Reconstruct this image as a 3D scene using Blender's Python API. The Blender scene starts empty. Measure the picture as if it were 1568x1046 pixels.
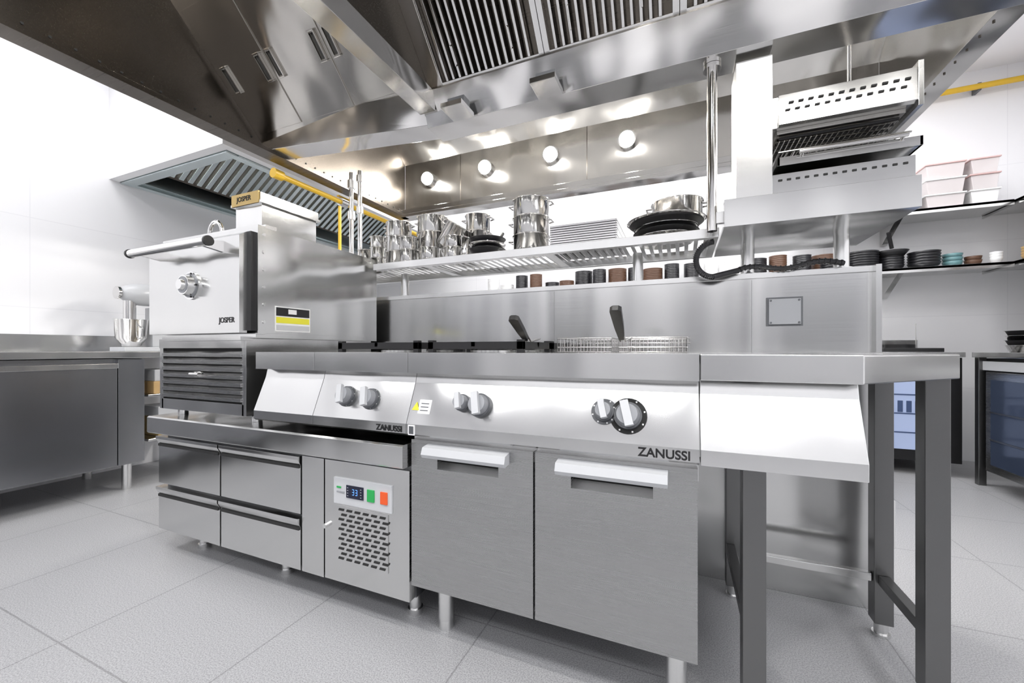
import bpy, bmesh, math, random
from mathutils import Vector, Matrix
random.seed(4)
scene = bpy.context.scene
try:
    scene.view_settings.view_transform = 'Standard'
    scene.view_settings.look = 'None'
except Exception as e:
    print(e)

# ---------------------------------------------------------------- materials
def nm(name):
    m = bpy.data.materials.new(name); m.use_nodes = True
    nt = m.node_tree; b = nt.nodes['Principled BSDF']
    return m, nt, b

def plain(name, col, rough=0.5, metal=0.0, emit=0.0, ecol=None, alpha=1.0, trans=0.0):
    m, nt, b = nm(name)
    b.inputs['Base Color'].default_value = (*col, 1)
    b.inputs['Roughness'].default_value = rough
    b.inputs['Metallic'].default_value = metal
    b.inputs['Alpha'].default_value = alpha
    if emit:
        b.inputs['Emission Color'].default_value = (*(ecol or col), 1)
        b.inputs['Emission Strength'].default_value = emit
    tc = nt.nodes.new('ShaderNodeTexCoord'); n = nt.nodes.new('ShaderNodeTexNoise')
    n.inputs['Scale'].default_value = 25
    nt.links.new(tc.outputs['Object'], n.inputs['Vector'])
    mr = nt.nodes.new('ShaderNodeMapRange')
    mr.inputs['To Min'].default_value = max(0, rough-0.04); mr.inputs['To Max'].default_value = min(1, rough+0.04)
    nt.links.new(n.outputs['Fac'], mr.inputs['Value']); nt.links.new(mr.outputs['Result'], b.inputs['Roughness'])
    return m

def steel(name, col=(0.62,0.62,0.63), rough=0.28, stretch=(0.5,0.5,120), wmap=(1,1,1), wave=0.25, wscale=1.6, aniso=0.0):
    m, nt, b = nm(name)
    b.inputs['Metallic'].default_value = 1.0
    tc = nt.nodes.new('ShaderNodeTexCoord')
    mp = nt.nodes.new('ShaderNodeMapping'); mp.inputs['Scale'].default_value = stretch
    nt.links.new(tc.outputs['Object'], mp.inputs['Vector'])
    n = nt.nodes.new('ShaderNodeTexNoise'); n.inputs['Scale'].default_value = 6; n.inputs['Detail'].default_value = 2
    nt.links.new(mp.outputs['Vector'], n.inputs['Vector'])
    mr = nt.nodes.new('ShaderNodeMapRange')
    mr.inputs['To Min'].default_value = rough-0.02; mr.inputs['To Max'].default_value = rough+0.02
    nt.links.new(n.outputs['Fac'], mr.inputs['Value']); nt.links.new(mr.outputs['Result'], b.inputs['Roughness'])
    mx = nt.nodes.new('ShaderNodeMix'); mx.data_type='RGBA'
    mx.inputs[6].default_value = (*[c*0.98 for c in col],1); mx.inputs[7].default_value = (*[min(1,c*1.015) for c in col],1)
    nt.links.new(n.outputs['Fac'], mx.inputs[0]); nt.links.new(mx.outputs[2], b.inputs['Base Color'])
    mp2 = nt.nodes.new('ShaderNodeMapping'); mp2.inputs['Scale'].default_value = wmap
    nt.links.new(tc.outputs['Object'], mp2.inputs['Vector'])
    w = nt.nodes.new('ShaderNodeTexNoise'); w.inputs['Scale'].default_value = wscale; w.inputs['Detail'].default_value = 1
    nt.links.new(mp2.outputs['Vector'], w.inputs['Vector'])
    b1 = nt.nodes.new('ShaderNodeBump'); b1.inputs['Strength'].default_value = wave; b1.inputs['Distance'].default_value = 0.05
    nt.links.new(w.outputs['Fac'], b1.inputs['Height'])
    nt.links.new(b1.outputs['Normal'], b.inputs['Normal'])
    if aniso:
        tg = nt.nodes.new('ShaderNodeTangent'); tg.direction_type='RADIAL'; tg.axis='Z'
        nt.links.new(tg.outputs[0], b.inputs['Tangent']); b.inputs['Anisotropic'].default_value = aniso
    return m

VST=(1,1,0.15)
ST   = steel('brushed_steel_h', (0.68,0.68,0.675), 0.18, aniso=0.7, wave=0.65, wscale=3.0, wmap=VST)
STV  = steel('brushed_steel_v', (0.45,0.45,0.45), 0.27, wave=0.2, wscale=1.5, aniso=0.5)
STL  = steel('brushed_steel_light', (0.80,0.80,0.795), 0.24, aniso=0.5, wmap=VST, wave=0.4, wscale=3)
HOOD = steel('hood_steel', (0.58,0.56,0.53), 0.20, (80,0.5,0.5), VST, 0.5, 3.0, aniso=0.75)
HOODP= steel('hood_steel_back', (0.80,0.78,0.75), 0.17, (80,0.5,0.5), VST, 0.7, 4.0, aniso=0.75)  # lighter copy of hood steel; back panel's bright reflections put into the colour
HOODD= steel('hood_steel_dark', (0.13,0.115,0.10), 0.28, (0.5,60,60), (1,1,1), 0.3, 1.2)  # darkened copy of hood steel; puts the left side's shade into the colour
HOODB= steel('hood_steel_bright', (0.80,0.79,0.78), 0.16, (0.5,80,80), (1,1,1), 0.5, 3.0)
POT  = steel('polished_steel', (0.80,0.79,0.78), 0.10, (1,1,60), (1,1,1), 0.0)
LEG  = steel('leg_steel', (0.20,0.20,0.20), 0.33)
DST  = steel('dark_fridge_steel', (0.33,0.335,0.35), 0.26)
BLACK= plain('black_plastic', (0.012,0.012,0.013), 0.35)
IRON = plain('cast_iron', (0.02,0.02,0.022), 0.5, 0.3)
DARK = plain('dark_gap', (0.02,0.02,0.02), 0.8)
GREY = plain('grey_plastic', (0.10,0.105,0.115), 0.4)
MGREY= plain('mid_grey_plastic', (0.30,0.31,0.33), 0.35)
LGREY= plain('light_grey_plastic', (0.55,0.56,0.58), 0.3)
WHITE= plain('white_label', (0.85,0.85,0.85), 0.5)
YEL  = plain('yellow_paint', (0.72,0.45,0.03), 0.4)
YLAB = plain('yellow_label', (0.80,0.75,0.05), 0.5)
GOLD = plain('gold_label', (0.45,0.32,0.12), 0.4, 0.4)
GREEN= plain('green_button', (0.02,0.35,0.08), 0.4, 0, 0.08)
ORNG = plain('red_button', (0.75,0.10,0.02), 0.4, 0, 0.08)
DISP = plain('display_black', (0.008,0.01,0.03), 0.2)
DIGI = plain('display_digits', (0.1,0.3,0.9), 0.2, 0, 0.9, (0.15,0.4,1))
BLUE = plain('lit_fridge_interior', (0.35,0.42,0.6), 0.4, 0, 0.28, (0.5,0.6,0.9))
BLUR = plain('dim_fridge_interior', (0.035,0.045,0.07), 0.12, 0, 0.015, (0.2,0.35,0.8))
NAVY = plain('fridge_contents', (0.06,0.09,0.18), 0.4, 0, 0.05, (0.1,0.2,0.6))
BROWN= plain('brown_stoneware', (0.12,0.06,0.035), 0.5)
CERB = plain('black_stoneware', (0.015,0.015,0.018), 0.35)
CERW = plain('white_ceramic', (0.8,0.8,0.8), 0.3)
TEAL = plain('teal_ceramic', (0.15,0.3,0.32), 0.3)
PINK = plain('translucent_plastic', (0.88,0.82,0.82), 0.25, alpha=0.7)
TRED = plain('red_box_rim', (0.80,0.55,0.53), 0.3, alpha=0.8)
WOOD = plain('pine_wood', (0.55,0.36,0.16), 0.6)
LAMP = plain('lamp_lens', (1,1,1), 0.3, 0, 120, (1,0.98,0.94))
PANEL= plain('added_panel_glow', (1,1,1), 0.3, 0, 6, (1,0.99,0.98))
HGREEN = steel('hood_tinted_steel', (0.70,0.78,0.79), 0.25, (80,0.5,0.5))

def tilemat(name, base, mortar, bw, bh, ax, rough=0.3, msize=0.004, offset=0.0, speck=0.0):
    m, nt, b = nm(name)
    tc = nt.nodes.new('ShaderNodeTexCoord'); sp = nt.nodes.new('ShaderNodeSeparateXYZ'); cb = nt.nodes.new('ShaderNodeCombineXYZ')
    nt.links.new(tc.outputs['Object'], sp.inputs[0])
    nt.links.new(sp.outputs[ax[0]], cb.inputs[0]); nt.links.new(sp.outputs[ax[1]], cb.inputs[1])
    br = nt.nodes.new('ShaderNodeTexBrick'); br.offset = offset
    br.inputs['Scale'].default_value = 1; br.inputs['Brick Width'].default_value = bw; br.inputs['Row Height'].default_value = bh
    br.inputs['Mortar Size'].default_value = msize; br.inputs['Mortar Smooth'].default_value = 0.3
    br.inputs['Color1'].default_value = (*base,1); br.inputs['Color2'].default_value = (*[c*0.985 for c in base],1)
    br.inputs['Mortar'].default_value = (*mortar,1)
    nt.links.new(cb.outputs[0], br.inputs['Vector'])
    out = br.outputs['Color']
    if speck:
        n = nt.nodes.new('ShaderNodeTexNoise'); n.inputs['Scale'].default_value = 260; n.inputs['Detail'].default_value = 3
        nt.links.new(tc.outputs['Object'], n.inputs['Vector'])
        cr = nt.nodes.new('ShaderNodeValToRGB'); cr.color_ramp.elements[0].position=0.38; cr.color_ramp.elements[1].position=0.6
        cr.color_ramp.elements[0].color=(1-speck,1-speck,1-speck,1); cr.color_ramp.elements[1].color=(1,1,1,1)
        nt.links.new(n.outputs['Fac'], cr.inputs[0])
        mx = nt.nodes.new('ShaderNodeMix'); mx.data_type='RGBA'; mx.blend_type='MULTIPLY'; mx.inputs[0].default_value=1
        nt.links.new(br.outputs['Color'], mx.inputs[6]); nt.links.new(cr.outputs[0], mx.inputs[7]); out = mx.outputs[2]
    nt.links.new(out, b.inputs['Base Color'])
    b.inputs['Roughness'].default_value = rough
    return m
FLOOR = tilemat('floor_tiles', (0.42,0.422,0.435), (0.28,0.282,0.29), 0.6, 0.6, (0,1), 0.40, 0.003, 0.0, 0.36)
WALLX = tilemat('wall_tiles_side', (0.87,0.87,0.89), (0.80,0.80,0.825), 1.2, 0.6, (1,2), 0.25, 0.003)
WALLY = tilemat('wall_tiles_back', (0.87,0.87,0.89), (0.80,0.80,0.825), 1.2, 0.6, (0,2), 0.3, 0.003)
PLAST = plain('white_plaster', (0.86,0.86,0.875), 0.8)

# ---------------------------------------------------------------- mesh builder
class B:
    def __init__(s, name, bevel=0.0015):
        s.name=name; s.bm=bmesh.new(); s.mats=[]; s.bevel=bevel
    def mi(s, m):
        if m not in s.mats: s.mats.append(m)
        return s.mats.index(m)
    def add(s, verts, faces, mat, smooth=False, M=None):
        i=s.mi(mat)
        vs=[s.bm.verts.new((M@Vector(v)) if M else v) for v in verts]
        for f in faces:
            try:
                fc=s.bm.faces.new([vs[k] for k in f]); fc.material_index=i; fc.smooth=smooth and len(f)<=4
            except ValueError: pass
    def box(s,x0,x1,y0,y1,z0,z1,mat,M=None):
        v=[(x,y,z) for x in (x0,x1) for y in (y0,y1) for z in (z0,z1)]
        s.add(v,[(0,1,3,2),(4,6,7,5),(0,4,5,1),(2,3,7,6),(0,2,6,4),(1,5,7,3)],mat,False,M)
    def prism(s,pts,a0,a1,mat,axis='x',M=None):
        n=len(pts)
        if axis=='x': v=[(a0,p,q) for p,q in pts]+[(a1,p,q) for p,q in pts]
        elif axis=='y': v=[(p,a0,q) for p,q in pts]+[(p,a1,q) for p,q in pts]
        else: v=[(p,q,a0) for p,q in pts]+[(p,q,a1) for p,q in pts]
        f=[tuple(range(n)),tuple(range(2*n-1,n-1,-1))]+[(i,(i+1)%n,(i+1)%n+n,i+n) for i in range(n)]
        s.add(v,f,mat,False,M)
    def cyl(s,p0,p1,r,mat,seg=20,r2=None,M=None):
        p0=Vector(p0);p1=Vector(p1);d=(p1-p0).normalized()
        a=Vector((0,0,1)) if abs(d.z)<0.9 else Vector((1,0,0))
        u=d.cross(a).normalized(); w=d.cross(u); r2=r if r2 is None else r2
        v=[]
        for p,rr in((p0,r),(p1,r2)):
            for k in range(seg):
                t=2*math.pi*k/seg; v.append(p+u*math.cos(t)*rr+w*math.sin(t)*rr)
        f=[(i,(i+1)%seg,(i+1)%seg+seg,i+seg) for i in range(seg)]
        s.add(v,f,mat,True,M); s.add(v[:seg],[tuple(range(seg))],mat,False,M); s.add(v[seg:],[tuple(range(seg))],mat,False,M)
    def ball(s,c,r,mat,sc=(1,1,1),seg=16,rings=10):
        v=[];f=[]
        for i in range(rings+1):
            ph=math.pi*i/rings
            for k in range(seg):
                t=2*math.pi*k/seg
                v.append((c[0]+r*sc[0]*math.sin(ph)*math.cos(t),c[1]+r*sc[1]*math.sin(ph)*math.sin(t),c[2]+r*sc[2]*math.cos(ph)))
        for i in range(rings):
            for k in range(seg):
                f.append((i*seg+k,i*seg+(k+1)%seg,(i+1)*seg+(k+1)%seg,(i+1)*seg+k))
        s.add(v,f,mat,True)
    def tube(s,pts,r,mat,seg=10):
        for a,b in zip(pts[:-1],pts[1:]): s.cyl(a,b,r,mat,seg)
        for p in pts[1:-1]: s.ball(p,r,mat,seg=seg,rings=6)
    def lathe(s,c,prof,mat,seg=32,M=None):
        v=[];f=[];n=len(prof)
        for r,z in prof:
            for k in range(seg):
                t=2*math.pi*k/seg; v.append((c[0]+r*math.cos(t),c[1]+r*math.sin(t),c[2]+z))
        for i in range(n-1):
            for k in range(seg):
                f.append((i*seg+k,i*seg+(k+1)%seg,(i+1)*seg+(k+1)%seg,(i+1)*seg+k))
        s.add(v,f,mat,True,M)
        if prof[0][0]>0: s.add(v[:seg],[tuple(range(seg))],mat,False,M)
        if prof[-1][0]>0: s.add(v[-seg:],[tuple(range(seg))],mat,False,M)
    def done(s,parent=None):
        bmesh.ops.recalc_face_normals(s.bm,faces=s.bm.faces)
        me=bpy.data.meshes.new(s.name); s.bm.to_mesh(me); s.bm.free()
        for m in s.mats: me.materials.append(m)
        o=bpy.data.objects.new(s.name,me); scene.collection.objects.link(o)
        if s.bevel:
            md=o.modifiers.new('bevel','BEVEL'); md.width=s.bevel; md.segments=2; md.limit_method='ANGLE'; md.angle_limit=math.radians(50)
        if parent: o.parent=parent
        return o

def text(parent,name,body,loc,size,mat,rot=(math.pi/2,0,0)):
    c=bpy.data.curves.new(name,'FONT'); c.body=body; c.size=size; c.align_x='CENTER'; c.align_y='CENTER'; c.extrude=0.0008; c.offset=0.0006
    c.materials.append(mat); o=bpy.data.objects.new(name,c); scene.collection.objects.link(o)
    o.location=loc; o.rotation_euler=rot; o.parent=parent; return o

# ---------------------------------------------------------------- room shell
LX,RX,FY,BY,CZ=-4.0,2.6,-3.2,4.5,3.2
b=B('floor',0); b.box(LX-0.1,RX+0.1,FY-0.1,BY+0.1,-0.1,0,FLOOR); b.done()
b=B('ceiling',0); b.box(LX-0.1,RX+0.1,FY-0.1,BY+0.1,CZ,CZ+0.1,PLAST); b.done()
b=B('wall_left',0); b.box(LX-0.1,LX,FY,BY,0,CZ,WALLX); b.done()
b=B('wall_right',0); b.box(RX,RX+0.1,FY,BY,0,CZ,WALLX); b.done()
b=B('wall_back',0); b.box(LX-0.1,RX+0.1,BY,BY+0.1,0,CZ,WALLY); b.done()
b=B('wall_front',0); b.box(LX-0.1,RX+0.1,FY-0.1,FY,0,CZ,WALLY); b.done()
b=B('wall_bulkhead',0)
b.box(-3.999,-2.65,1.60,1.66,2.21,CZ-0.001,PLAST)
b.box(-2.71,-2.65,1.661,BY-0.001,2.21,CZ-0.001,PLAST)
b.done()
# unseen cabinets added behind the camera; gaps break up the steel's reflections
for x,w in ((-3.5,0.6),(-1.7,0.6),(0.1,0.5),(1.7,0.6)):
    b=B('reflection_cabinet',0.003)
    b.box(x,x+w,-3.15,-2.62,0.1,2.0,DST); b.box(x+0.01,x+w/2-0.003,-2.62,-2.60,0.12,1.98,DST); b.box(x+w/2+0.003,x+w-0.01,-2.62,-2.60,0.12,1.98,DST)
    for dx in(0.05,w-0.05): b.cyl((x+dx,-2.7,0),(x+dx,-2.7,0.1),0.025,STL,12); b.cyl((x+dx,-3.1,0),(x+dx,-3.1,0.1),0.025,STL,12)
    for dx in(w/2-0.04,w/2+0.04): b.cyl((x+dx,-2.59,0.95),(x+dx,-2.59,1.15),0.008,POT,10)
    b.done()

# ---------------------------------------------------------------- main hood
b=B('exhaust_hood',0.002)
HX0,HX1,HY0,HY1,HZ=-2.2,1.0,0.35,2.82,2.05
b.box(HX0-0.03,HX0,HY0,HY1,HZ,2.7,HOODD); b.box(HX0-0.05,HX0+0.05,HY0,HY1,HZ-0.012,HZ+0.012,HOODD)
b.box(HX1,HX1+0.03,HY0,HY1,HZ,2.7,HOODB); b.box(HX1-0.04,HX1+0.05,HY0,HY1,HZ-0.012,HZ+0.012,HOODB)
b.box(HX0,HX1,HY1,HY1+0.03,HZ,2.7,HOODP); b.box(HX0,HX1,HY1-0.06,HY1+0.05,HZ-0.012,HZ+0.012,HOODB)
b.box(HX0,HX1,HY0-0.03,HY0,HZ,2.7,HOOD); b.box(HX0,HX1,HY0-0.05,HY0+0.05,HZ-0.012,HZ+0.012,HOOD)
b.box(HX0,HX1,HY0,HY1,2.68,2.72,HOOD)
b.box(-1.6,0.6,1.2,2.2,2.72,3.195,HOOD)
for x in (-1.65,-0.62,0.2): b.box(x-0.002,x+0.002,HY1-0.002,HY1,HZ+0.02,2.66,HOODD)
b.prism([(HY1,2.50),(HY1-0.18,2.68),(HY1,2.68)],HX0,HX1,HOODP)
b.prism([(HY1-0.06,HZ+0.012),(HY1-0.06,HZ+0.05),(HY1-0.055,HZ+0.05),(HY1-0.05,HZ+0.012)],HX0,HX1,HOODB)
for i in range(34):
    y=0.5+i*0.07
    b.cyl((HX0+0.02,y,HZ+0.011),(HX0+0.02,y,HZ+0.016),0.005,HOODD,8)
    b.cyl((HX0+0.0,y,HZ+0.05),(HX0+0.004,y,HZ+0.05),0.005,DARK,8)
    b.cyl((HX1-0.02,y,HZ-0.016),(HX1-0.02,y,HZ-0.011),0.004,HOODD,8)
b.prism([(1.56,2.07),(1.66,2.07),(2.25,2.68),(0.97,2.68)],HX0,-1.05,HOOD)
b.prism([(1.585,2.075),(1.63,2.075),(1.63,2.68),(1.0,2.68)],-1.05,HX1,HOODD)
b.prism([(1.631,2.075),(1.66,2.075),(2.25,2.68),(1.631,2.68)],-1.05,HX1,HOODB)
u=Vector((0,-0.6,0.62)).normalized(); n=Vector((0,-0.62,-0.6)).normalized()
def slopeM(x,s=0.0):
    o=Vector((x,1.56,2.07))+u*s
    return Matrix(((1,0,0,o.x),(0,u.y,n.y,o.y),(0,u.z,n.z,o.z),(0,0,0,1)))
for x0,x1 in((-2.16,-1.845),(-1.835,-1.485),(-1.475,-1.10)):
    b.box(x0,x1,0.07,0.62,0,0.006,HOOD,slopeM(0))
    for hx in (x0+0.035,x1-0.035):
        M=slopeM(hx)
        b.box(-0.010,0.010,0.275,0.375,0.006,0.008,DARK,M)
        for sx in(-0.016,0.016): b.box(sx-0.0035,sx+0.0035,0.268,0.382,0.006,0.020,HOOD,M)
        for sy in(0.268,0.382): b.box(-0.0195,0.0195,sy-0.0035,sy+0.0035,0.006,0.020,HOOD,M)
x=-1.0
b.box(-1.05,-0.985,0.0,0.86,-0.02,0.015,HOOD,slopeM(0))
while x<0.97:
    fx0=x; fx1=min(x+0.495,0.995)
    M=slopeM(0)
    b.box(fx0,fx1,0.03,0.055,-0.02,0.012,HOODB,M); b.box(fx0,fx1,0.52,0.545,-0.02,0.012,HOODB,M)
    b.box(fx0,fx0+0.022,0.03,0.545,-0.02,0.012,HOODB,M); b.box(fx1-0.022,fx1,0.03,0.545,-0.02,0.012,HOODB,M)
    k=fx0+0.04
    while k<fx1-0.04:
        b.prism([(k,-0.01),(k+0.004,0.012),(k+0.014,0.012),(k+0.018,-0.01)],0.055,0.52,HOODB,axis='y',M=M)
        k+=0.032
    for hx in(fx0+0.12,fx1-0.12):
        b.tube([M@Vector((hx,0.10,0.01)),M@Vector((hx,0.10,0.035)),M@Vector((hx,0.17,0.035)),M@Vector((hx,0.17,0.01))],0.003,HOODB,8)
    x+=0.497
b.prism([(1.50,2.075),(1.55,1.94),(1.68,1.94),(1.71,2.075)],-1.08,HX1,HOODB)
i0=[(1.51,2.19),(1.55,2.055),(1.68,2.055),(1.71,2.19)]; i1=[(1.51,2.085),(1.55,1.955),(1.68,1.955),(1.71,2.085)]
b.add([(HX0,)+p for p in i0]+[(-1.08,)+p for p in i1],[(0,1,2,3),(7,6,5,4),(0,1,5,4),(1,2,6,5),(2,3,7,6),(3,0,4,7)],HOODB)
b.box(-1.10,-1.02,HY0,1.52,1.99,2.075,HOODB)
b.box(-1.065,-1.05,HY0,1.56,2.075,2.68,HOODD)
for x in(-0.878,-0.481):
    b.box(x-0.05,x+0.05,1.42,1.53,1.925,1.945,HOODB); b.box(x-0.04,x+0.04,1.46,1.51,1.945,1.985,GREY)
hood=b.done()
for i,x in enumerate((-1.95,-1.416,-0.883,-0.343)):
    b=B('hood_lamp',0)
    b.cyl((x,2.818,2.34),(x,2.785,2.34),0.06,HOODB,28); b.ball((x,2.778,2.34),0.048,LAMP,(1,0.5,1),20,12)
    b.done()
    l=bpy.data.lights.new('hood_spot','AREA'); l.shape='DISK'; l.size=0.06; l.energy=12; l.color=(1,0.97,0.92)
    o=bpy.data.objects.new('hood_spot',l); scene.collection.objects.link(o); o.location=(x,2.735,2.34)
    o.rotation_euler=(math.radians(-60),0,0)
    l=bpy.data.lights.new('hood_bulb','POINT'); l.shadow_soft_size=0.03; l.energy=7; l.color=(1,0.97,0.92)
    o=bpy.data.objects.new('hood_bulb',l); scene.collection.objects.link(o); o.location=(x,2.69,2.34)

b=B('canopy_hood',0.002)
b.box(-3.995,-3.93,1.665,4.45,2.20,2.225,HGREEN); b.box(-3.93,-2.72,1.665,1.74,2.20,2.225,HGREEN)
b.box(-2.78,-2.715,1.74,4.45,2.20,2.225,HGREEN); b.box(-3.93,-2.78,4.38,4.45,2.20,2.225,HGREEN)
b.box(-3.93,-3.91,1.74,4.38,2.225,2.75,HGREEN); b.box(-3.93,-2.72,1.74,4.38,2.75,2.77,HGREEN)
b.box(-2.74,-2.72,1.74,4.38,2.225,2.75,HGREEN); b.box(-3.91,-2.74,1.665,1.69,2.225,2.75,HGREEN)
sl=Vector((0.62,0,0.42)).normalized()
M=Matrix(((0,sl.x,0.56,-3.75),(1,0,0,0),(0,sl.z,-0.83,2.28),(0,0,0,1)))
b.box(1.75,4.3,0,0.9,-0.02,0.0,HOODD,M)
k=1.78
while k<4.25:
    b.box(k,k+0.035,0.03,0.87,0,0.018,HGREEN,M); k+=0.065
b.done()

# ---------------------------------------------------------------- cooking line
PROF=[(1.04,0.908),(1.795,0.908),(1.795,0.649),(1.035,0.649),(1.028,0.655),(1.028,0.686),(1.077,0.812),(1.085,0.847),(1.04,0.847)]
def knob(b,x,z,r,ring=0.0,grey=False):
    sl=(1.077-1.028)/(0.812-0.686); y=1.028+(z-0.686)*sl
    nv=Vector((0,-1,sl)).normalized(); p=Vector((x,y,z))
    if ring: b.cyl(p,p+nv*0.003,ring,DARK if not grey else GREY,32)
    b.cyl(p,p+nv*0.012,r*1.08,GREY,32)
    b.cyl(p+nv*0.012,p+nv*0.032,r*0.92,MGREY,32,r2=r*0.8)
    M=Matrix.Translation(p+nv*0.03)@nv.to_track_quat('Z','Y').to_matrix().to_4x4()@Matrix.Rotation(math.radians(15),4,'Z')
    b.box(-r*0.32,r*0.32,-r*1.0,r*1.0,0,0.014,LGREY,M)
    if ring:
        for k in range(8):
            a=k*math.pi/4+0.3
            MM=Matrix.Translation(p+nv*0.003)@nv.to_track_quat('Z','Y').to_matrix().to_4x4()
            b.box(math.cos(a)*ring*0.9-0.002,math.cos(a)*ring*0.9+0.002,math.sin(a)*ring*0.9-0.002,math.sin(a)*ring*0.9+0.002,0,0.001,WHITE,MM)

b=B('gas_cooktop',0.002)
b.prism(PROF,-1.515,-1.2045,ST); b.prism(PROF,-1.2025,-0.7985,ST)
b.box(-1.515,-1.2045,1.036,1.0405,0.845,0.9095,STL); b.box(-1.2025,-0.7985,1.036,1.0405,0.845,0.9095,STL)  # lighter steel strips put the lip's bright reflection into the colour
knob(b,-1.069,0.757,0.031,0.036,True); knob(b,-0.962,0.753,0.031,0.036,True)
def grate(b,x0,x1,y0,y1):
    z0,z1=0.909,0.944
    for a in(x0,x1-0.014): b.box(a,a+0.014,y0,y1,z0+0.012,z1,IRON)
    for a in(y0,y1-0.014): b.box(x0,x1,a,a+0.014,z0+0.012,z1,IRON)
    cx,cy=(x0+x1)/2,(y0+y1)/2
    b.box(x0,x1,cy-0.007,cy+0.007,z0+0.02,z1,IRON); b.box(cx-0.007,cx+0.007,y0,y1,z0+0.02,z1,IRON)
    for a in(x0,x1-0.02):
        for c in(y0,y1-0.02): b.box(a,a+0.02,c,c+0.02,z0,z1+0.006,IRON)
    b.cyl((cx,cy,z0),(cx,cy,z0+0.018),0.05,IRON,24); b.cyl((cx,cy,z0+0.0),(cx,cy,z0+0.008),0.075,STL,24)
for x0 in(-1.18,): 
    for y0 in(1.12,1.42): grate(b,x0,x0+0.36,y0,y0+0.28)
b.box(-1.195,-0.80,1.73,1.79,0.908,0.935,ST)
cook=b.done()
text(cook,'maker_badge','ZANUSSI',(-0.865,1.0265,0.667),0.026,BLACK)

b=B('deep_fryer_range',0.002)
XA,XB,XM=-0.797,0.0377,-0.379
b.prism(PROF,XA,XB,ST)
b.box(XA,XB,1.036,1.0405,0.845,0.9095,STL)  # lip brightness painted by a lighter steel strip
b.box(XA+0.005,XB-0.005,1.085,1.78,0.165,0.648,DST)
b.box(XA,XB,1.07,1.10,0.60,0.6485,ST)
DZ=0.168
for (x0,x1,h0,h1) in((XA+0.003,XM-0.003,-0.732,-0.4537),(XM+0.003,XB-0.003,-0.309,-0.031)):
    hz0,hz1=0.548,0.592; r0,r1=h0+0.035,h1-0.035
    b.box(x0,x1,1.05,1.084,DZ,hz0,STV); b.box(x0,x1,1.05,1.084,hz1,0.634,STV)
    b.box(x0,r0,1.05,1.084,hz0,hz1,STV); b.box(r1,x1,1.05,1.084,hz0,hz1,STV)
    b.box(r0,r1,1.078,1.084,hz0,hz1,DARK)
    b.prism([(1.05,hz0),(1.076,hz0+0.018),(1.076,hz0)],r0,r1,STL)
    b.prism([(1.05,0.625),(1.020,0.620),(1.012,0.600),(1.018,0.589),(1.05,0.592)],h0,h1,LGREY)
knob(b,-0.608,0.757,0.024); knob(b,-0.548,0.753,0.033)
knob(b,-0.186,0.757,0.024,0.034,True); knob(b,-0.1256,0.750,0.032,0.046)
for x in(-0.722,-0.014):
    for y in(1.14,1.70):
        b.cyl((x,y,0.0),(x,y,0.03),0.026,STL,24,r2=0.022); b.cyl((x,y,0.03),(x,y,0.165),0.026,STL,24)
for y0 in(1.12,1.42): grate(b,-0.78,-0.50+0.06,y0,y0+0.28)
slp=Matrix(((1,0,0,0),(0,0.3624,-0.932,1.0285),(0,0.932,0.3624,0.686),(0,0,0,1)))
b.box(-0.765,-0.72,0.035,0.080,0.0,0.001,WHITE,slp)
for k in range(3): b.box(-0.757,-0.728,0.044+k*0.011,0.047+k*0.011,0.001,0.0014,GREY,slp)
b.add([(-0.788,0.045,0.002),(-0.760,0.045,0.002),(-0.774,0.072,0.002)],[(0,1,2)],YLAB,False,slp)
b.box(-0.79,-0.765,1.0265,1.028,0.652,0.684,WHITE)
b.box(-0.786,-0.769,1.026,1.0265,0.656,0.68,GREY)
fry=b.done()
text(fry,'maker_badge','ZANUSSI',(-0.04,1.0265,0.668),0.030,BLACK)

def basket(x0,x1,y0,y1,tip):
    b=B('fryer_basket',0)
    z1=0.958; z0=0.912; r=0.0016
    for z in(z1,z0+0.015): b.tube([(x0,y0,z),(x1,y0,z),(x1,y1,z),(x0,y1,z),(x0,y0,z)],r*1.6,POT,8)
    k=x0
    while k<=x1+1e-4:
        b.tube([(k,y0,z1),(k,y0,z0),(k,y1,z0),(k,y1,z1)],r,POT,6); k+=(x1-x0)/16
    k=y0
    while k<=y1+1e-4:
        b.tube([(x0,k,z1),(x0,k,z0),(x1,k,z0),(x1,k,z1)],r,POT,6); k+=(y1-y0)/10
    hx=tip[0]
    b.tube([(hx-0.02,y0,z1),(hx-0.008,y0-0.06,z1-0.012),(hx,y0-0.1,0.985)],0.003,POT,8)
    b.tube([(hx+0.02,y0,z1),(hx+0.008,y0-0.06,z1-0.012),(hx,y0-0.1,0.985)],0.003,POT,8)
    p0=Vector((hx,y0-0.085,0.955)); p1=Vector(tip)
    d=(p1-p0).normalized(); M=Matrix.Translation(p0)@d.to_track_quat('Z','Y').to_matrix().to_4x4(); L=(p1-p0).length
    b.prism([(-0.008,0),(0.008,0),(0.013,L*0.4),(0.016,L*0.95),(0.008,L),(-0.008,L),(-0.016,L*0.95),(-0.013,L*0.4)],-0.008,0.008,BLACK,axis='y',M=M)
    b.done()
basket(-0.40,-0.215,1.35,1.66,(-0.485,1.15,1.02))
basket(-0.19,0.015,1.35,1.66,(-0.17,1.13,1.035))
b=B('fryer_rack',0)
for z in(0.945,0.962): b.tube([(-0.42,1.70,z),(0.03,1.70,z)],0.003,POT,8)
b.box(-0.42,0.03,1.69,1.72,0.909,0.94,ST)
for i in range(40): b.cyl((-0.415+i*0.0112,1.70,0.93),(-0.415+i*0.0112,1.70,0.968),0.0015,POT,6)
b.done()

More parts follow.
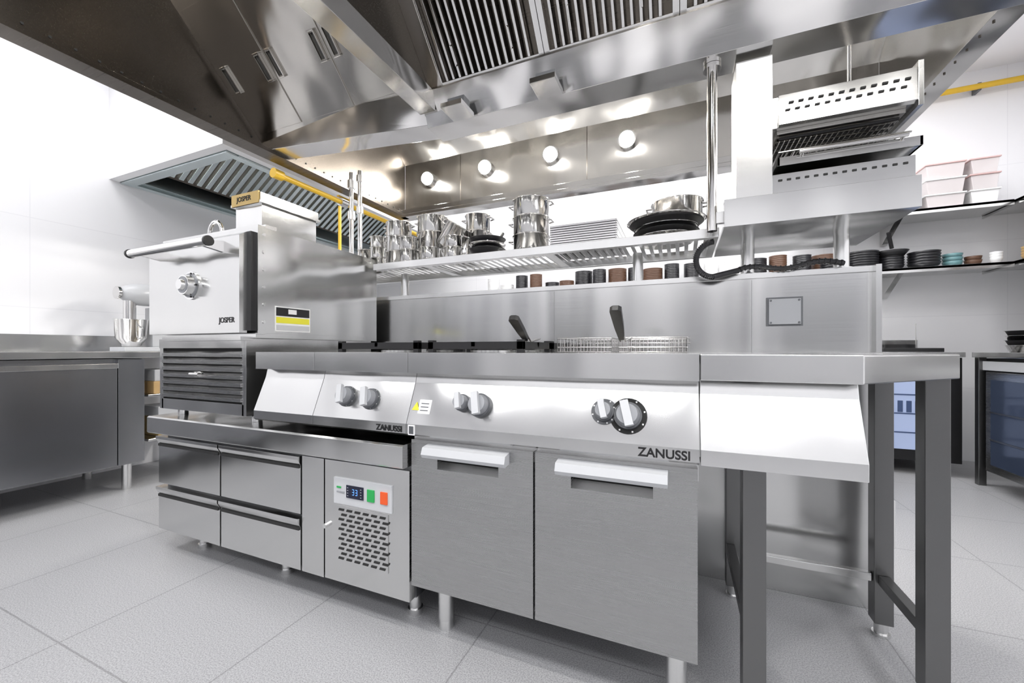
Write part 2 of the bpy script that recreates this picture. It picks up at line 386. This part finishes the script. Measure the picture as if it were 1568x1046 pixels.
b=B('work_table',0.002)
b.prism([(0.040,1.04),(0.344,1.04),(0.625,1.33),(0.625,1.794),(0.040,1.794)],0.885,0.908,ST,axis='z')
b.box(0.040,0.344,1.036,1.055,0.847,0.9085,STL)  # table lip in lighter steel, its reflected brightness put into the colour
b.add([(0.344,1.037,0.907),(0.627,1.33,0.907),(0.627,1.33,0.848),(0.344,1.037,0.848),
       (0.335,1.055,0.907),(0.61,1.34,0.907),(0.61,1.34,0.848),(0.335,1.055,0.848)],
      [(0,1,2,3),(4,7,6,5),(0,4,5,1),(3,2,6,7),(0,3,7,4),(1,5,6,2)],STL)
b.box(0.61,0.625,1.33,1.79,0.848,0.886,ST)
b.prism([(1.085,0.847),(1.077,0.812),(1.028,0.686),(1.028,0.649),(1.042,0.649),(1.042,0.684),(1.090,0.812),(1.10,0.847)],0.040,0.350,STL)
b.box(0.040,0.350,1.042,1.10,0.649,0.653,ST)
def leg(x,y,z1=0.886,mat=LEG,w=0.0245):
    b.box(x-w,x+w,y-w,y+w,0.045,z1,mat); b.cyl((x,y,0.0),(x,y,0.045),0.018,STL,16); b.cyl((x,y,0),(x,y,0.01),0.024,STL,16)
leg(0.590,1.362); leg(0.590,1.652); leg(0.158,1.12); leg(0.175,1.70)
b.box(0.575,0.605,1.388,1.626,0.172,0.202,LEG); b.box(0.15,0.18,1.146,1.674,0.172,0.202,LEG)
b.box(0.201,0.564,1.64,1.665,0.172,0.198,ST)
b.done()

b=B('splashback_partition',0.002)
b.box(-2.2,0.634,1.80,1.92,0.0,1.215,ST)
b.box(0.618,0.634,1.765,1.80,0.91,1.215,ST)
b.box(-2.2,0.634,1.79,1.80,1.195,1.215,STL)
b.box(0.2985,0.4155,1.796,1.80,1.008,1.118,GREY); b.box(0.306,0.408,1.790,1.796,1.015,1.111,MGREY)
for sx in(0.312,0.402):
    for sz in(1.021,1.105): b.cyl((sx,1.790,sz),(sx,1.788,sz),0.004,GREY,8)
for x in(-0.55,0.25): b.box(x-0.0006,x+0.0006,1.7995,1.80,0.2,1.19,LEG)
b.box(0.634,0.66,1.74,1.80,0.25,0.41,WHITE)
b.done()

# ---------------------------------------------------------------- refrigerated base
b=B('refrigerated_base_counter',0.002)
FX0,FX1=-2.194,-0.802
b.box(FX0,FX1,1.085,1.78,0.105,0.545,DST)
b.prism([(1.015,0.615),(1.022,0.62),(1.78,0.62),(1.78,0.545),(1.02,0.545),(1.015,0.55)],FX0-0.02,FX1,ST)
def drawer(x0,x1,z0,z1):
    b.box(x0,x1,1.05,1.084,z0,z1-0.035,ST)
    b.prism([(1.05,z1-0.035),(1.038,z1-0.012),(1.038,z1),(1.075,z1),(1.075,z1-0.035)],x0,x1,ST)
    b.box(x0+0.004,x1-0.004,1.045,1.0515,z1-0.045,z1-0.034,DARK)
for x0,x1 in((FX0,-1.757),(-1.748,-1.290)):
    drawer(x0,x1,0.315,0.528); drawer(x0,x1,0.108,0.30)
b.box(-1.282,-1.174,1.05,1.084,0.108,0.53,ST)
b.box(-1.168,FX1,1.05,1.084,0.11,0.53,ST)
b.box(-1.120,-0.868,1.044,1.05,0.385,0.475,LGREY)
b.box(-1.060,-0.985,1.041,1.044,0.412,0.455,DISP)
for dx in(0.0,0.014): 
    for zz in(0.424,0.433,0.442): b.box(-1.032+dx,-1.025+dx,1.040,1.041,zz,zz+0.002,DIGI)
    b.box(-1.0255+dx,-1.024+dx,1.040,1.041,0.425,0.444,DIGI)
for k in range(4): b.box(-1.055,-1.050,1.040,1.041,0.418+k*0.009,0.421+k*0.009,MGREY); b.box(-0.997,-0.992,1.040,1.041,0.418+k*0.009,0.421+k*0.009,MGREY)
b.box(-0.968,-0.938,1.040,1.044,0.412,0.452,GREEN); b.box(-0.912,-0.884,1.040,1.044,0.412,0.452,ORNG)
b.box(-1.105,-1.085,1.042,1.044,0.44,0.446,GREEN); b.box(-1.105,-1.07,1.042,1.044,0.425,0.430,MGREY)
b.box(-1.11,-0.885,1.046,1.05,0.185,0.378,ST)
for r in range(11):
    for c in range(6):
        x=-1.10+c*0.036+(0.012 if r%2 else 0); z=0.193+r*0.0168
        b.prism([(x,z),(x+0.024,z+0.0),(x+0.027,z+0.008),(x+0.003,z+0.008)],1.0445,1.0475,DARK,axis='y')
b.cyl((-1.155,1.05,0.30),(-1.155,1.035,0.30),0.008,STL,16)
for x in(-2.05,-0.86,-1.5):
    for y in(1.16,1.68):
        b.cyl((x,y,0.0),(x,y,0.02),0.026,STL,20); b.cyl((x,y,0.02),(x,y,0.105),0.021,STL,20)
b.done()

# ---------------------------------------------------------------- charcoal oven
b=B('charcoal_oven',0.003)
OX0,OX1,OY0,OY1=-2.19,-1.55,1.07,1.74
b.box(OX0+0.02,OX1-0.04,OY0,OY1,0.65,0.975,ST)
for x in(OX0+0.05,OX1-0.08):
    for y in(OY0+0.05,OY1-0.05): b.cyl((x,y,0.6205),(x,y,0.65),0.02,STL,16)
b.box(OX0,OX1,OY0-0.01,OY1,0.965,0.985,ST)
b.box(OX0,OX1,OY0,OY1,0.985,1.41,ST)
b.box(OX0-0.004,OX1+0.004,OY0-0.004,OY0+0.03,0.98,1.415,ST)
b.box(OX0+0.005,OX1-0.006,1.045,1.07,0.995,1.385,BLACK)
b.box(OX0-0.005,OX1-0.03,1.015,1.045,0.985,1.365,ST)
b.prism([(1.015,1.365),(1.045,1.385),(1.045,1.365)],OX0-0.005,OX1-0.03,ST)
c=Vector((-1.883,1.015,1.185))
b.cyl(c,c+Vector((0,-0.006,0)),0.058,STL,40); b.cyl(c+Vector((0,-0.006,0)),c+Vector((0,-0.010,0)),0.050,MGREY,40)
b.cyl(c+Vector((0,-0.010,0)),c+Vector((0,-0.034,0)),0.044,STL,40,r2=0.040)
b.cyl(c+Vector((0,-0.034,0)),c+Vector((0,-0.0355,0)),0.034,MGREY,40); b.cyl(c+Vector((0,-0.034,0)),c+Vector((0,-0.048,0)),0.024,STL,30,r2=0.02)
for k in range(5):
    a=k*2*math.pi/5; b.cyl(c+Vector((math.cos(a)*0.05,-0.009,math.sin(a)*0.05)),c+Vector((math.cos(a)*0.05,-0.013,math.sin(a)*0.05)),0.004,DARK,10)
b.cyl((-2.15,0.93,1.325),(-1.63,0.93,1.325),0.017,POT,24)
b.cyl((-2.16,0.93,1.325),(-2.15,0.93,1.325),0.019,BLACK,24); b.cyl((-1.63,0.93,1.325),(-1.62,0.93,1.325),0.019,BLACK,24)
for x in(-2.10,-1.68): b.prism([(1.016,1.35),(1.016,1.305),(0.93,1.315),(0.93,1.335)],x-0.008,x+0.008,POT)
for z in(1.03,1.10,1.17,1.24,1.31,1.38): b.cyl((OX1,OY0+0.02,z),(OX1+0.008,OY0+0.02,z),0.006,STL,10)
lx0,lx1=OX0+0.03,OX1-0.05
b.box(lx0,lx1,1.058,1.07,0.66,0.965,DARK)
b.box(lx0-0.015,lx0+0.01,1.045,1.07,0.655,0.965,ST); b.box(lx1-0.01,lx1+0.015,1.045,1.07,0.655,0.965,ST)
b.box(lx0,lx1,1.035,1.07,0.925,0.965,ST)
b.box(lx0,lx1,1.045,1.07,0.655,0.70,ST)
for i in range(7):
    z=0.712+i*0.030
    b.prism([(1.045,z),(1.062,z+0.02),(1.062,z+0.024),(1.043,z+0.006)],lx0+0.01,lx1-0.01,ST)
    b.box(lx0+0.01,lx1-0.01,1.040,1.062,z-0.003,z+0.012,STV)
b.cyl((-1.87,1.045,0.815),(-1.87,1.015,0.815),0.012,POT,16); b.cyl((-1.84,1.02,0.815),(-1.90,1.02,0.815),0.009,POT,12)
b.box(OX0+0.10,OX1-0.03,1.02,1.07,0.955,0.97,ST)
b.box(OX1+0.0,OX1+0.002,1.14,1.31,0.995,1.10,WHITE); b.box(OX1+0.002,OX1+0.003,1.145,1.305,1.03,1.055,YLAB)
b.box(OX1+0.002,OX1+0.003,1.145,1.305,1.06,1.095,BLACK); b.box(OX1+0.003,OX1+0.0035,1.20,1.24,1.07,1.09,WHITE)
b.box(OX1+0.002,OX1+0.003,1.145,1.305,1.0,1.022,LGREY)
b.tube([(-1.98,1.14,1.41)]+[(-1.98+0.045-0.045*math.cos(a),1.14,1.44+0.055*math.sin(a)) for a in [i*math.pi/8 for i in range(9)]]+[(-1.89,1.14,1.41)],0.009,POT,12)
b.box(-1.985,-1.80,1.26,1.56,1.41,1.60,ST); b.box(-2.0,-1.785,1.245,1.575,1.60,1.612,ST); b.box(-1.99,-1.795,1.25,1.57,1.612,1.65,ST)
b.box(-1.99,-1.80,1.242,1.25,1.60,1.655,GOLD)
b.box(-1.60,-1.55,1.10,1.15,1.41,1.425,STL)
oven=b.done()
text(oven,'maker_badge','JOSPER',(-1.655,1.0145,1.035),0.030,BLACK)
text(oven,'flue_label','JOSPER',(-1.90,1.2415,1.628),0.032,DARK)

b=B('gas_pipe',0)
b.tube([(-2.30,1.72,2.0),(-2.30,3.2,2.0)],0.018,YEL,14)
b.cyl((-2.30,2.2,2.0),(-2.30,2.26,2.0),0.03,STL,14); b.box(-2.31,-2.29,2.18,2.28,2.03,2.04,YEL)
b.cyl((-2.30,1.68,2.0),(-2.30,1.74,2.0),0.03,YEL,16)
b.done()
b=B('flue_pipe',0)
b.cyl((-2.05,1.96,0.0),(-2.05,1.96,1.85),0.010,YEL,16)
for x,y in((-1.95,1.96),(-1.88,1.96)): b.cyl((x,y,0.0),(x,y,2.05),0.014,POT,14)
for z in(1.75,1.95): b.cyl((-1.95,1.96,z),(-1.95,1.96,z+0.05),0.024,STL,14); b.cyl((-1.88,1.96,z+.03),(-1.88,1.96,z+0.07),0.022,STL,14)
b.done()
b=B('gas_pipe',0)
b.tube([(1.15,4.42,3.03),(2.55,4.42,3.03)],0.022,YEL,14)
for x in (1.5,2.2): b.box(x-0.01,x+0.01,4.42,4.499,3.0,3.06,GREY)
b.done()

# ---------------------------------------------------------------- pass shelf
b=B('overhead_shelf',0.0015)
SX0,SX1,SY0,SY1,SZ=-1.84,0.128,1.68,2.05,1.376
b.box(-1.52,SX1,SY0,SY0+0.03,SZ-0.035,SZ,STL); b.box(SX0,SX1,SY1-0.03,SY1,SZ-0.035,SZ,STL)
b.box(SX0,-1.52,1.76,1.79,SZ-0.035,SZ,STL)
b.box(SX0,SX0+0.03,1.79,SY1-0.03,SZ-0.035,SZ,STL); b.box(SX1-0.03,SX1,SY0+0.03,SY1-0.03,SZ-0.035,SZ,STL)
for x in(-1.2,-0.55): b.box(x-0.02,x+0.02,SY0+0.03,SY1-0.03,SZ-0.03,SZ-0.012,STL)
k=SX0+0.05
while k<SX1-0.04:
    b.box(k,k+0.016,(1.79 if k<-1.52 else SY0+0.03),SY1-0.03,SZ-0.012,SZ-0.001,STL); k+=0.036
for x in(-1.45,-0.18): b.cyl((x,1.86,1.216),(x,1.86,SZ-0.03),0.022,STL,20); b.cyl((x,1.86,1.2155),(x,1.86,1.222),0.035,STL,20)
b.done()
b=B('support_pole',0)
b.cyl((0.100,1.61,1.345),(0.100,1.61,1.939),0.017,POT,24); b.cyl((0.100,1.61,1.925),(0.100,1.61,1.939),0.03,POT,24)
b.box(0.10,0.1355,1.60,1.62,1.37,1.41,STL); b.box(0.095,0.105,1.625,1.679,1.35,1.37,STL)
b.done()

def pot(name,x,y,z,r,h,n=1,handles=False,mat=POT,taper=1.0,M=None):
    b=B(name,0); zz=z
    for i in range(n):
        hh=h
        b.lathe((x,y,zz),[(0.0,0.0),(r*0.93*taper,0.0),(r*taper,0.006),(r,hh-0.004),(r+0.006,hh-0.002),(r+0.006,hh+0.001),(r-0.003,hh),(r*taper-0.004,0.008),(0,0.006)],mat,36,M)
        if handles:
            for s in(-1,1):
                v=[Vector((x+s*(r),y-0.025,zz+hh*0.75)),Vector((x+s*(r+0.022),y-0.02,zz+hh*0.78)),Vector((x+s*(r+0.022),y+0.02,zz+hh*0.78)),Vector((x+s*(r),y+0.025,zz+hh*0.75))]
                if M: v=[M@p for p in v]
                b.tube(v,0.004,mat,8)
        zz+=hh*0.96+0.003
    return b.done()
SZ=1.3765
pot('cooking_pot',-1.735,1.87,SZ,0.05,0.065,2)
pot('cooking_pot',-1.60,1.95,SZ,0.05,0.08,3)
pot('cooking_pot',-1.60,1.81,SZ,0.042,0.06,3)
pot('cooking_pot',-1.46,1.82,SZ,0.068,0.082,3,True)
pot('cooking_pot',-1.275,1.88,SZ,0.085,0.090,3,True)
pot('cooking_pot',-1.335,1.74,SZ,0.045,0.065,2)
Mt=Matrix.Translation((-1.145,1.83,SZ+0.082))@Matrix.Rotation(math.radians(32),4,'Y')
pot('cooking_pot',0,0,0,0.07,0.13,1,True,M=Mt)
pot('cooking_pot',-1.19,1.73,SZ,0.048,0.06,1)
pot('cooking_pot',-1.02,1.93,SZ,0.065,0.088,3,True)
pot('cooking_pot',-1.065,1.75,SZ,0.045,0.055,2)
def pan(name,x,y,z,r,n,ang,mat=CERB,hl=0.16,lift=0.06):
    b=B(name,0)
    for i in range(n):
        zz=z+i*0.026
        b.lathe((x,y,zz),[(0,0),(r*0.75,0),(r,0.035),(r+0.003,0.037),(r-0.003,0.036),(r*0.74,0.004),(0,0.004)],mat if i%2==0 else POT,36)
    a=ang; p=Vector((x+math.cos(a)*r,y+math.sin(a)*r,z+n*0.026+0.01))
    q=p+Vector((math.cos(a)*hl,math.sin(a)*hl,lift)); b.tube([p,p+(q-p)*0.3,q],0.008,mat,10)
    return b.done()
pan('frying_pan',-0.893,1.79,SZ,0.09,3,1.45,CERB,0.06,0.07)
pot('cooking_pot',-0.672,1.82,SZ,0.085,0.086,3,True)
b=B('tray_stack',0.001)
for i in range(9):
    z=SZ+i*0.010
    b.box(-0.535+0.004*(i%2),-0.255+0.004*(i%3),1.70,2.0,z,z+0.002,POT)
    for s in(0,1):
        b.box(-0.54+0.285*s,-0.533+0.285*s,1.70,2.0,z,z+0.009,POT)
    b.box(-0.535,-0.255,1.698,1.702,z,z+0.008,POT)
b.done()
b=B('baking_pan_stack',0)
for i,(r,h,m,zz) in enumerate(((0.125,0.022,POT,0),(0.128,0.022,IRON,0.022),(0.125,0.022,POT,0.040),(0.145,0.022,IRON,0.060),(0.155,0.02,POT,0.072))):
    b.lathe((-0.065,1.85,SZ+zz),[(0,0),(r*0.88,0),(r,h-0.002),(r+0.006,h),(r-0.003,h),(r*0.86,0.003),(0,0.003)],m,40)
b.done()
pot('cooking_pot',-0.02,1.86,SZ+0.0925,0.10,0.075,1,True)

# ---------------------------------------------------------------- salamander on platform
b=B('salamander_grill',0.002)
b.box(0.136,0.657,1.57,2.06,1.345,1.44,ST)
for x in(0.244,0.549): b.cyl((x,1.86,1.2155),(x,1.86,1.345),0.024,STL,24); b.cyl((x,1.86,1.216),(x,1.86,1.224),0.034,STL,24)
b.box(0.175,0.284,1.60,1.74,1.44,1.925,STL)
b.box(0.284,0.655,1.60,2.0,1.445,1.512,ST)
for x in(0.31,0.63):
    b.cyl((x,1.63,1.44),(x,1.63,1.446),0.012,BLACK,12)
for c in range(14): b.box(0.30+c*0.025,0.312+c*0.025,1.598,1.6005,1.487,1.494,DARK)
b.box(0.292,0.66,1.575,1.97,1.528,1.536,ST); b.box(0.292,0.66,1.57,1.58,1.528,1.556,ST); b.box(0.652,0.66,1.57,1.97,1.528,1.556,ST); b.box(0.292,0.30,1.57,1.97,1.528,1.556,ST)
b.cyl((0.35,1.555,1.56),(0.62,1.555,1.56),0.007,POT,12)
for x in(0.36,0.61): b.cyl((x,1.555,1.56),(x,1.575,1.55),0.005,POT,8)
for i in range(16): b.cyl((0.305+i*0.0225,1.60,1.585),(0.305+i*0.0225,1.96,1.585),0.002,POT,6)
for y in(1.60,1.78,1.96): b.cyl((0.30,y,1.585),(0.645,y,1.585),0.003,POT,8)
b.box(0.29,0.655,1.975,1.99,1.512,1.66,HOOD)
b.box(0.284,0.655,1.60,1.98,1.668,1.772,ST)
b.box(0.655,0.668,1.585,1.98,1.655,1.79,ST); b.box(0.655,0.668,1.93,1.98,1.512,1.66,ST)
b.prism([(1.585,1.672),(1.60,1.668),(1.60,1.772),(1.592,1.774)],0.300,0.655,ST)
for r in range(2):
    for c in range(12): b.box(0.318+c*0.027+(0.01 if r else 0),0.332+c*0.027+(0.01 if r else 0),1.584+r*0.001,1.59,1.715+r*0.024,1.721+r*0.024,DARK)
b.box(0.30,0.64,1.62,1.96,1.655,1.668,HOOD)
for i in range(9): b.cyl((0.31,1.64+i*0.037,1.648),(0.63,1.64+i*0.037,1.648),0.005,IRON,8)
for i in range(22): b.cyl((0.31+i*0.015,1.63,1.635),(0.31+i*0.015,1.95,1.635),0.0018,POT,6)
b.tube([(0.60,1.95,1.772),(0.60,1.95,2.3)],0.007,POT,8)
b.done()
b=B('flexible_hose',0)
pts=[]
for i in range(30):
    t=i/29; a=math.pi*(0.5+t)
    pts.append((0.11+0.06*math.cos(a)*1.0,1.675+0.055*t,1.262+0.062*math.sin(a)))
pts+= [(0.11+0.09*i/20,1.73+0.04*i/20,1.20+0.025*i/20) for i in range(21)]
pts+= [(0.20+0.33*i/20,1.772+0.01*math.sin(i*.3),1.23+0.008*math.sin(i*0.5)) for i in range(1,21)]
b.tube(pts,0.009,CERB,10)
for p,q in zip(pts[:-1],pts[1:]):
    p=Vector(p);q=Vector(q);d=(q-p).normalized(); m=(p+q)/2; b.cyl(m-d*0.0025,m+d*0.0025,0.0115,CERB,10)
b.done()

# ---------------------------------------------------------------- left counter
b=B('refrigerated_counter',0.002)
b.box(-3.98,-3.33,-1.9,1.50,0.17,0.86,DST)
b.box(-3.995,-3.27,-1.92,1.95,0.865,0.905,ST)
b.box(-3.995,-3.975,-1.92,1.95,0.905,1.02,ST)
for y0,y1 in((-1.88,-1.1),(-1.09,-0.28),(-0.27,0.55),(0.56,1.36)):
    b.box(-3.33,-3.30,y0,y1,0.18,0.80,DST); b.prism([(-3.30,0.80),(-3.285,0.80),(-3.285,0.83),(-3.33,0.83),(-3.33,0.80)],y0,y1,ST,axis='y')
b.box(-3.33,-3.30,1.365,1.50,0.18,0.855,DST)
for y in(1.44,0.5,-0.5,-1.7):
    for x in(-3.38,-3.9): b.cyl((x,y,0),(x,y,0.17),0.025,STL,20)
for x in(-3.32,-3.92): b.box(x-0.02,x+0.02,1.90,1.94,0,0.865,ST)
b.box(-3.95,-3.3,1.52,1.93,0.30,0.315,ST); b.box(-3.95,-3.3,1.52,1.93,0.6,0.615,ST)
b.done()
b=B('food_containers',0.004)
b.box(-3.6,-3.32,1.56,1.85,0.616,0.70,WOOD); b.box(-3.6,-3.33,1.57,1.86,0.70,0.78,LGREY); b.box(-3.6,-3.35,1.6,1.85,0.316,0.45,GOLD); b.box(-3.6,-3.35,1.6,1.8,0.45,0.52,LGREY)
b.done()
b=B('stand_mixer',0.004)
mx,my=-3.62,1.64; z=0.906
b.prism([(mx-0.10,my-0.15),(mx+0.10,my-0.15),(mx+0.10,my+0.15),(mx-0.10,my+0.15)],z,z+0.03,LGREY,axis='z')
b.prism([(my+0.03,z+0.03),(my+0.13,z+0.03),(my+0.12,z+0.32),(my+0.03,z+0.32)],mx-0.05,mx+0.05,LGREY)
b.ball((mx,my+0.0,z+0.41),0.085,LGREY,(0.9,1.75,0.95),24,14)
b.cyl((mx,my-0.155,z+0.41),(mx,my-0.14,z+0.41),0.045,POT,20)
b.cyl((mx,my-0.08,z+0.36),(mx,my-0.08,z+0.22),0.035,POT,20)
b.lathe((mx,my-0.07,z+0.032),[(0,0),(0.05,0),(0.055,0.02),(0.085,0.06),(0.095,0.19),(0.10,0.195),(0.092,0.19),(0.08,0.06),(0,0.03)],POT,32)
b.tube([(mx+0.09,my-0.07,z+0.18),(mx+0.14,my-0.07,z+0.16),(mx+0.13,my-0.07,z+0.10),(mx+0.09,my-0.07,z+0.09)],0.006,POT,8)
b.done()

# ---------------------------------------------------------------- back & right of room
b=B('wall_shelf',0.0015)
b.box(-2.5,2.24,4.13,4.498,1.545,1.565,ST); b.box(-2.5,2.24,4.13,4.14,1.525,1.565,ST)
for x in(-2.3,-1.3,-0.3,0.7,1.62): b.prism([(4.16,1.545),(4.498,1.545),(4.498,1.36),(4.47,1.36)],x-0.02,x+0.02,ST)
b.done()
b=B('wall_shelf',0.0015)
b.box(1.0,2.24,4.13,4.498,2.0,2.02,ST); b.box(1.0,2.24,4.13,4.14,1.98,2.02,ST)
for x in(1.62,): b.prism([(4.16,2.0),(4.498,2.0),(4.498,1.82),(4.47,1.82)],x-0.02,x+0.02,ST)
b.done()
for z in(1.55,2.0):
    b=B('wall_shelf',0.0015)
    b.box(2.25,2.598,2.4,4.498,z,z+0.02,ST); b.box(2.25,2.26,2.4,4.498,z-0.02,z+0.02,ST)
    b.prism([(2.28,z),(2.598,z),(2.598,z-0.2),(2.57,z-0.2)],3.98,4.02,ST,axis='y')
    b.done()
def bowls(name,items,z):
    b=B(name,0)
    for x,y,r,n,mat,st in items:
        for i in range(n):
            b.lathe((x,y,z+i*st),[(0,0),(r*0.55,0),(r*0.9,0.028),(r,0.05),(r-0.004,0.05),(r*0.85,0.03),(r*0.5,0.006),(0,0.006)],mat,24)
    return b
it=[]
xx=-2.05
mats=[CERW,CERW,CERB,BROWN,CERB,BROWN,CERB,CERB,BROWN,CERB,BROWN,CERB,CERB]
for i in range(19):
    r=random.choice([0.07,0.08,0.095])
    it.append((xx,4.28+random.uniform(-.03,.05),r,random.choice([4,8,10,9]),mats[i%len(mats)],0.016)); xx+=0.178
bowls('stacked_bowls',it,1.566).done()
it=[(1.20,4.27,0.10,4,CERB,0.02),(1.40,4.28,0.115,7,CERB,0.02),(1.60,4.30,0.085,5,CERB,0.02),(1.80,4.28,0.10,5,CERB,0.022),(1.98,4.3,0.06,3,TEAL,0.03),(2.10,4.3,0.05,2,BROWN,0.03),(2.19,4.22,0.035,3,CERW,0.02)]
b=bowls('stacked_bowls',it,1.566)
b.lathe((1.60,4.29,1.69),[(0,0),(0.08,0),(0.11,0.04),(0.105,0.04),(0.08,0.005),(0,0.005)],IRON,28); b.tube([(1.57,4.2,1.74),(1.53,4.15,1.86)],0.014,IRON,10); b.done()
it=[(2.42,3.9,0.09,5,CERB,0.02),(2.42,3.6,0.08,4,CERW,0.02),(2.42,3.3,0.09,6,BROWN,0.02),(2.42,3.0,0.09,5,CERB,0.02),(2.40,4.2,0.08,4,WOOD,0.02)]
bowls('stacked_bowls',it,1.571).done()
b=B('storage_box_stack',0.004)
def tub(x0,x1,y0,y1,z0,z1,mat,rim):
    b.prism([(x0+0.015,z0),(x1-0.015,z0),(x1,z1-0.012),(x0,z1-0.012)],y0,y1,mat,axis='y'); b.box(x0-0.008,x1+0.008,y0-0.008,y1+0.008,z1-0.012,z1,rim)
for i,(a,c) in enumerate(((2.021,2.14),(2.141,2.26),(2.261,2.38))): tub(1.78,2.01,4.2,4.45,a,c,PINK,TRED if i==2 else WHITE); tub(2.04,2.20,4.2,4.45,a,c,CERW if i==0 else PINK,TRED if i else WHITE)
tub(1.60,1.74,4.2,4.42,2.021,2.16,CERW,WHITE)
b.done()

b=B('back_bar_fridge',0.002)
b.box(-1.0,1.84,3.88,4.47,0.10,0.86,BLACK)
b.box(-1.0,1.84,3.84,4.495,0.865,0.90,ST); b.box(-1.0,1.84,4.47,4.495,0.90,1.0,ST)
for x0 in(-0.9,-0.3,0.3,0.86,1.42):
    b.box(x0,x0+0.02,3.85,3.88,0.14,0.84,ST)
    x1=x0+0.50 if x0<1.4 else 1.70
    b.box(x0+0.04,x1-0.02,3.872,3.8795,0.18,0.74,BLUE if x0>1 else STV)
    if x0>1:
        for z in(0.30,0.44,0.58): b.box(x0+0.04,x1-0.02,3.868,3.872,z,z+0.01,NAVY)
        for k in range(4): b.box(x0+0.06+k*0.05,x0+0.09+k*0.05,3.866,3.872,0.455,0.54,NAVY)
for x in(-0.9,0.3,1.0,1.78): b.cyl((x,3.93,0),(x,3.93,0.1),0.02,STL,14)
b.done()
b=B('glass_door_fridge',0.002)
b.box(1.90,2.55,1.6,3.78,0.10,0.86,BLACK)
b.box(1.85,2.598,1.55,3.80,0.865,0.90,ST); b.box(2.57,2.598,1.55,3.80,0.90,1.0,ST)
b.box(1.87,1.90,1.6,3.78,0.78,0.84,LGREY)
for y0,y1 in((1.62,2.3),(2.31,3.0),(3.01,3.70)):
    b.box(1.87,1.90,y0,y1,0.11,0.77,STV); b.box(1.866,1.871,y0+0.05,y1-0.05,0.16,0.72,BLUR)
    for z in(0.32,0.50): b.box(1.862,1.866,y0+0.05,y1-0.05,z,z+0.012,LEG)
for y in(1.7,2.7,3.75):
    b.box(1.85,1.89,y-0.02,y+0.02,0.0,0.865,LEG)
b.done()
for (x,y) in ((2.05,3.55),(2.2,3.15),(2.1,2.8)):
    b=B('cooking_pan',0)
    for i in range(4): b.lathe((x,y,0.9005+i*0.03),[(0,0),(0.13,0),(0.15,0.045),(0.156,0.046),(0.146,0.044),(0.125,0.004),(0,0.004)],[POT,IRON,POT,IRON][i],32)
    b.done()
b=B('induction_hob',0.003); b.box(1.45,1.80,4.0,4.4,0.9005,0.93,BLACK); b.cyl((1.62,4.2,0.93),(1.62,4.2,0.96),0.09,IRON,24); b.cyl((1.5,4.3,0.93),(1.5,4.3,1.15),0.004,POT,8); b.cyl((1.76,4.3,0.93),(1.76,4.3,1.13),0.004,POT,8); b.done()

# ---------------------------------------------------------------- lights
def ceil_panel(x,y,w=1.2,d=0.6,e=60):  # unseen fixtures added to light the aisles and unit fronts
    b=B('added_light_panel',0)
    b.box(x-w/2,x+w/2,y-d/2,y+d/2,CZ-0.03,CZ-0.001,LGREY); b.box(x-w/2+0.03,x+w/2-0.03,y-d/2+0.03,y+d/2-0.03,CZ-0.034,CZ-0.03,PANEL); b.done()
    l=bpy.data.lights.new('added_panel_light','AREA'); l.shape='RECTANGLE'; l.size=w-0.1; l.size_y=d-0.1; l.energy=e*KL; l.color=(0.985,0.985,1)
    o=bpy.data.objects.new('added_panel_light',l); scene.collection.objects.link(o); o.location=(x,y,CZ-0.04)
KL=0.25
for x in(-2.9,-1.2,0.5,2.0): ceil_panel(x,-0.35,1.2,0.5,55)
for x in(-2.6,-0.7,1.2): ceil_panel(x,-1.9,1.2,0.6,65)
for x in(-1.8,-0.3,1.2): ceil_panel(x,3.5,1.2,0.6,60)
ceil_panel(-3.1,0.9,0.6,1.0,42)
ceil_panel(1.85,1.8,0.6,1.2,60)
for x in(-1.6,-0.2,0.6):  # unseen lamps added in the front bay to light the cooking line
    b=B('hood_lamp',0); b.cyl((x,0.395,2.4),(x,0.351,2.4),0.05,HOODB,24); b.cyl((x,0.40,2.4),(x,0.395,2.4),0.036,LAMP,24); b.done()
    l=bpy.data.lights.new('hood_spot','AREA'); l.shape='DISK'; l.size=0.08; l.energy=10; l.color=(1,0.98,0.95)
    o=bpy.data.objects.new('hood_spot',l); scene.collection.objects.link(o); o.location=(x,0.42,2.4); o.rotation_euler=(math.radians(55),0,0)

w=bpy.data.worlds.new('World'); scene.world=w; w.use_nodes=True
w.node_tree.nodes['Background'].inputs[0].default_value=(0.9,0.93,1,1); w.node_tree.nodes['Background'].inputs[1].default_value=0.5

# ---------------------------------------------------------------- camera
cd=bpy.data.cameras.new('camera'); cam=bpy.data.objects.new('camera',cd); scene.collection.objects.link(cam)
cam.location=(0,0,0.92); cam.rotation_euler=(math.pi/2,0,math.radians(23.0))
cd.sensor_width=36; cd.lens=14.07; cd.shift_y=12/1568; cd.clip_start=0.02
scene.camera=cam
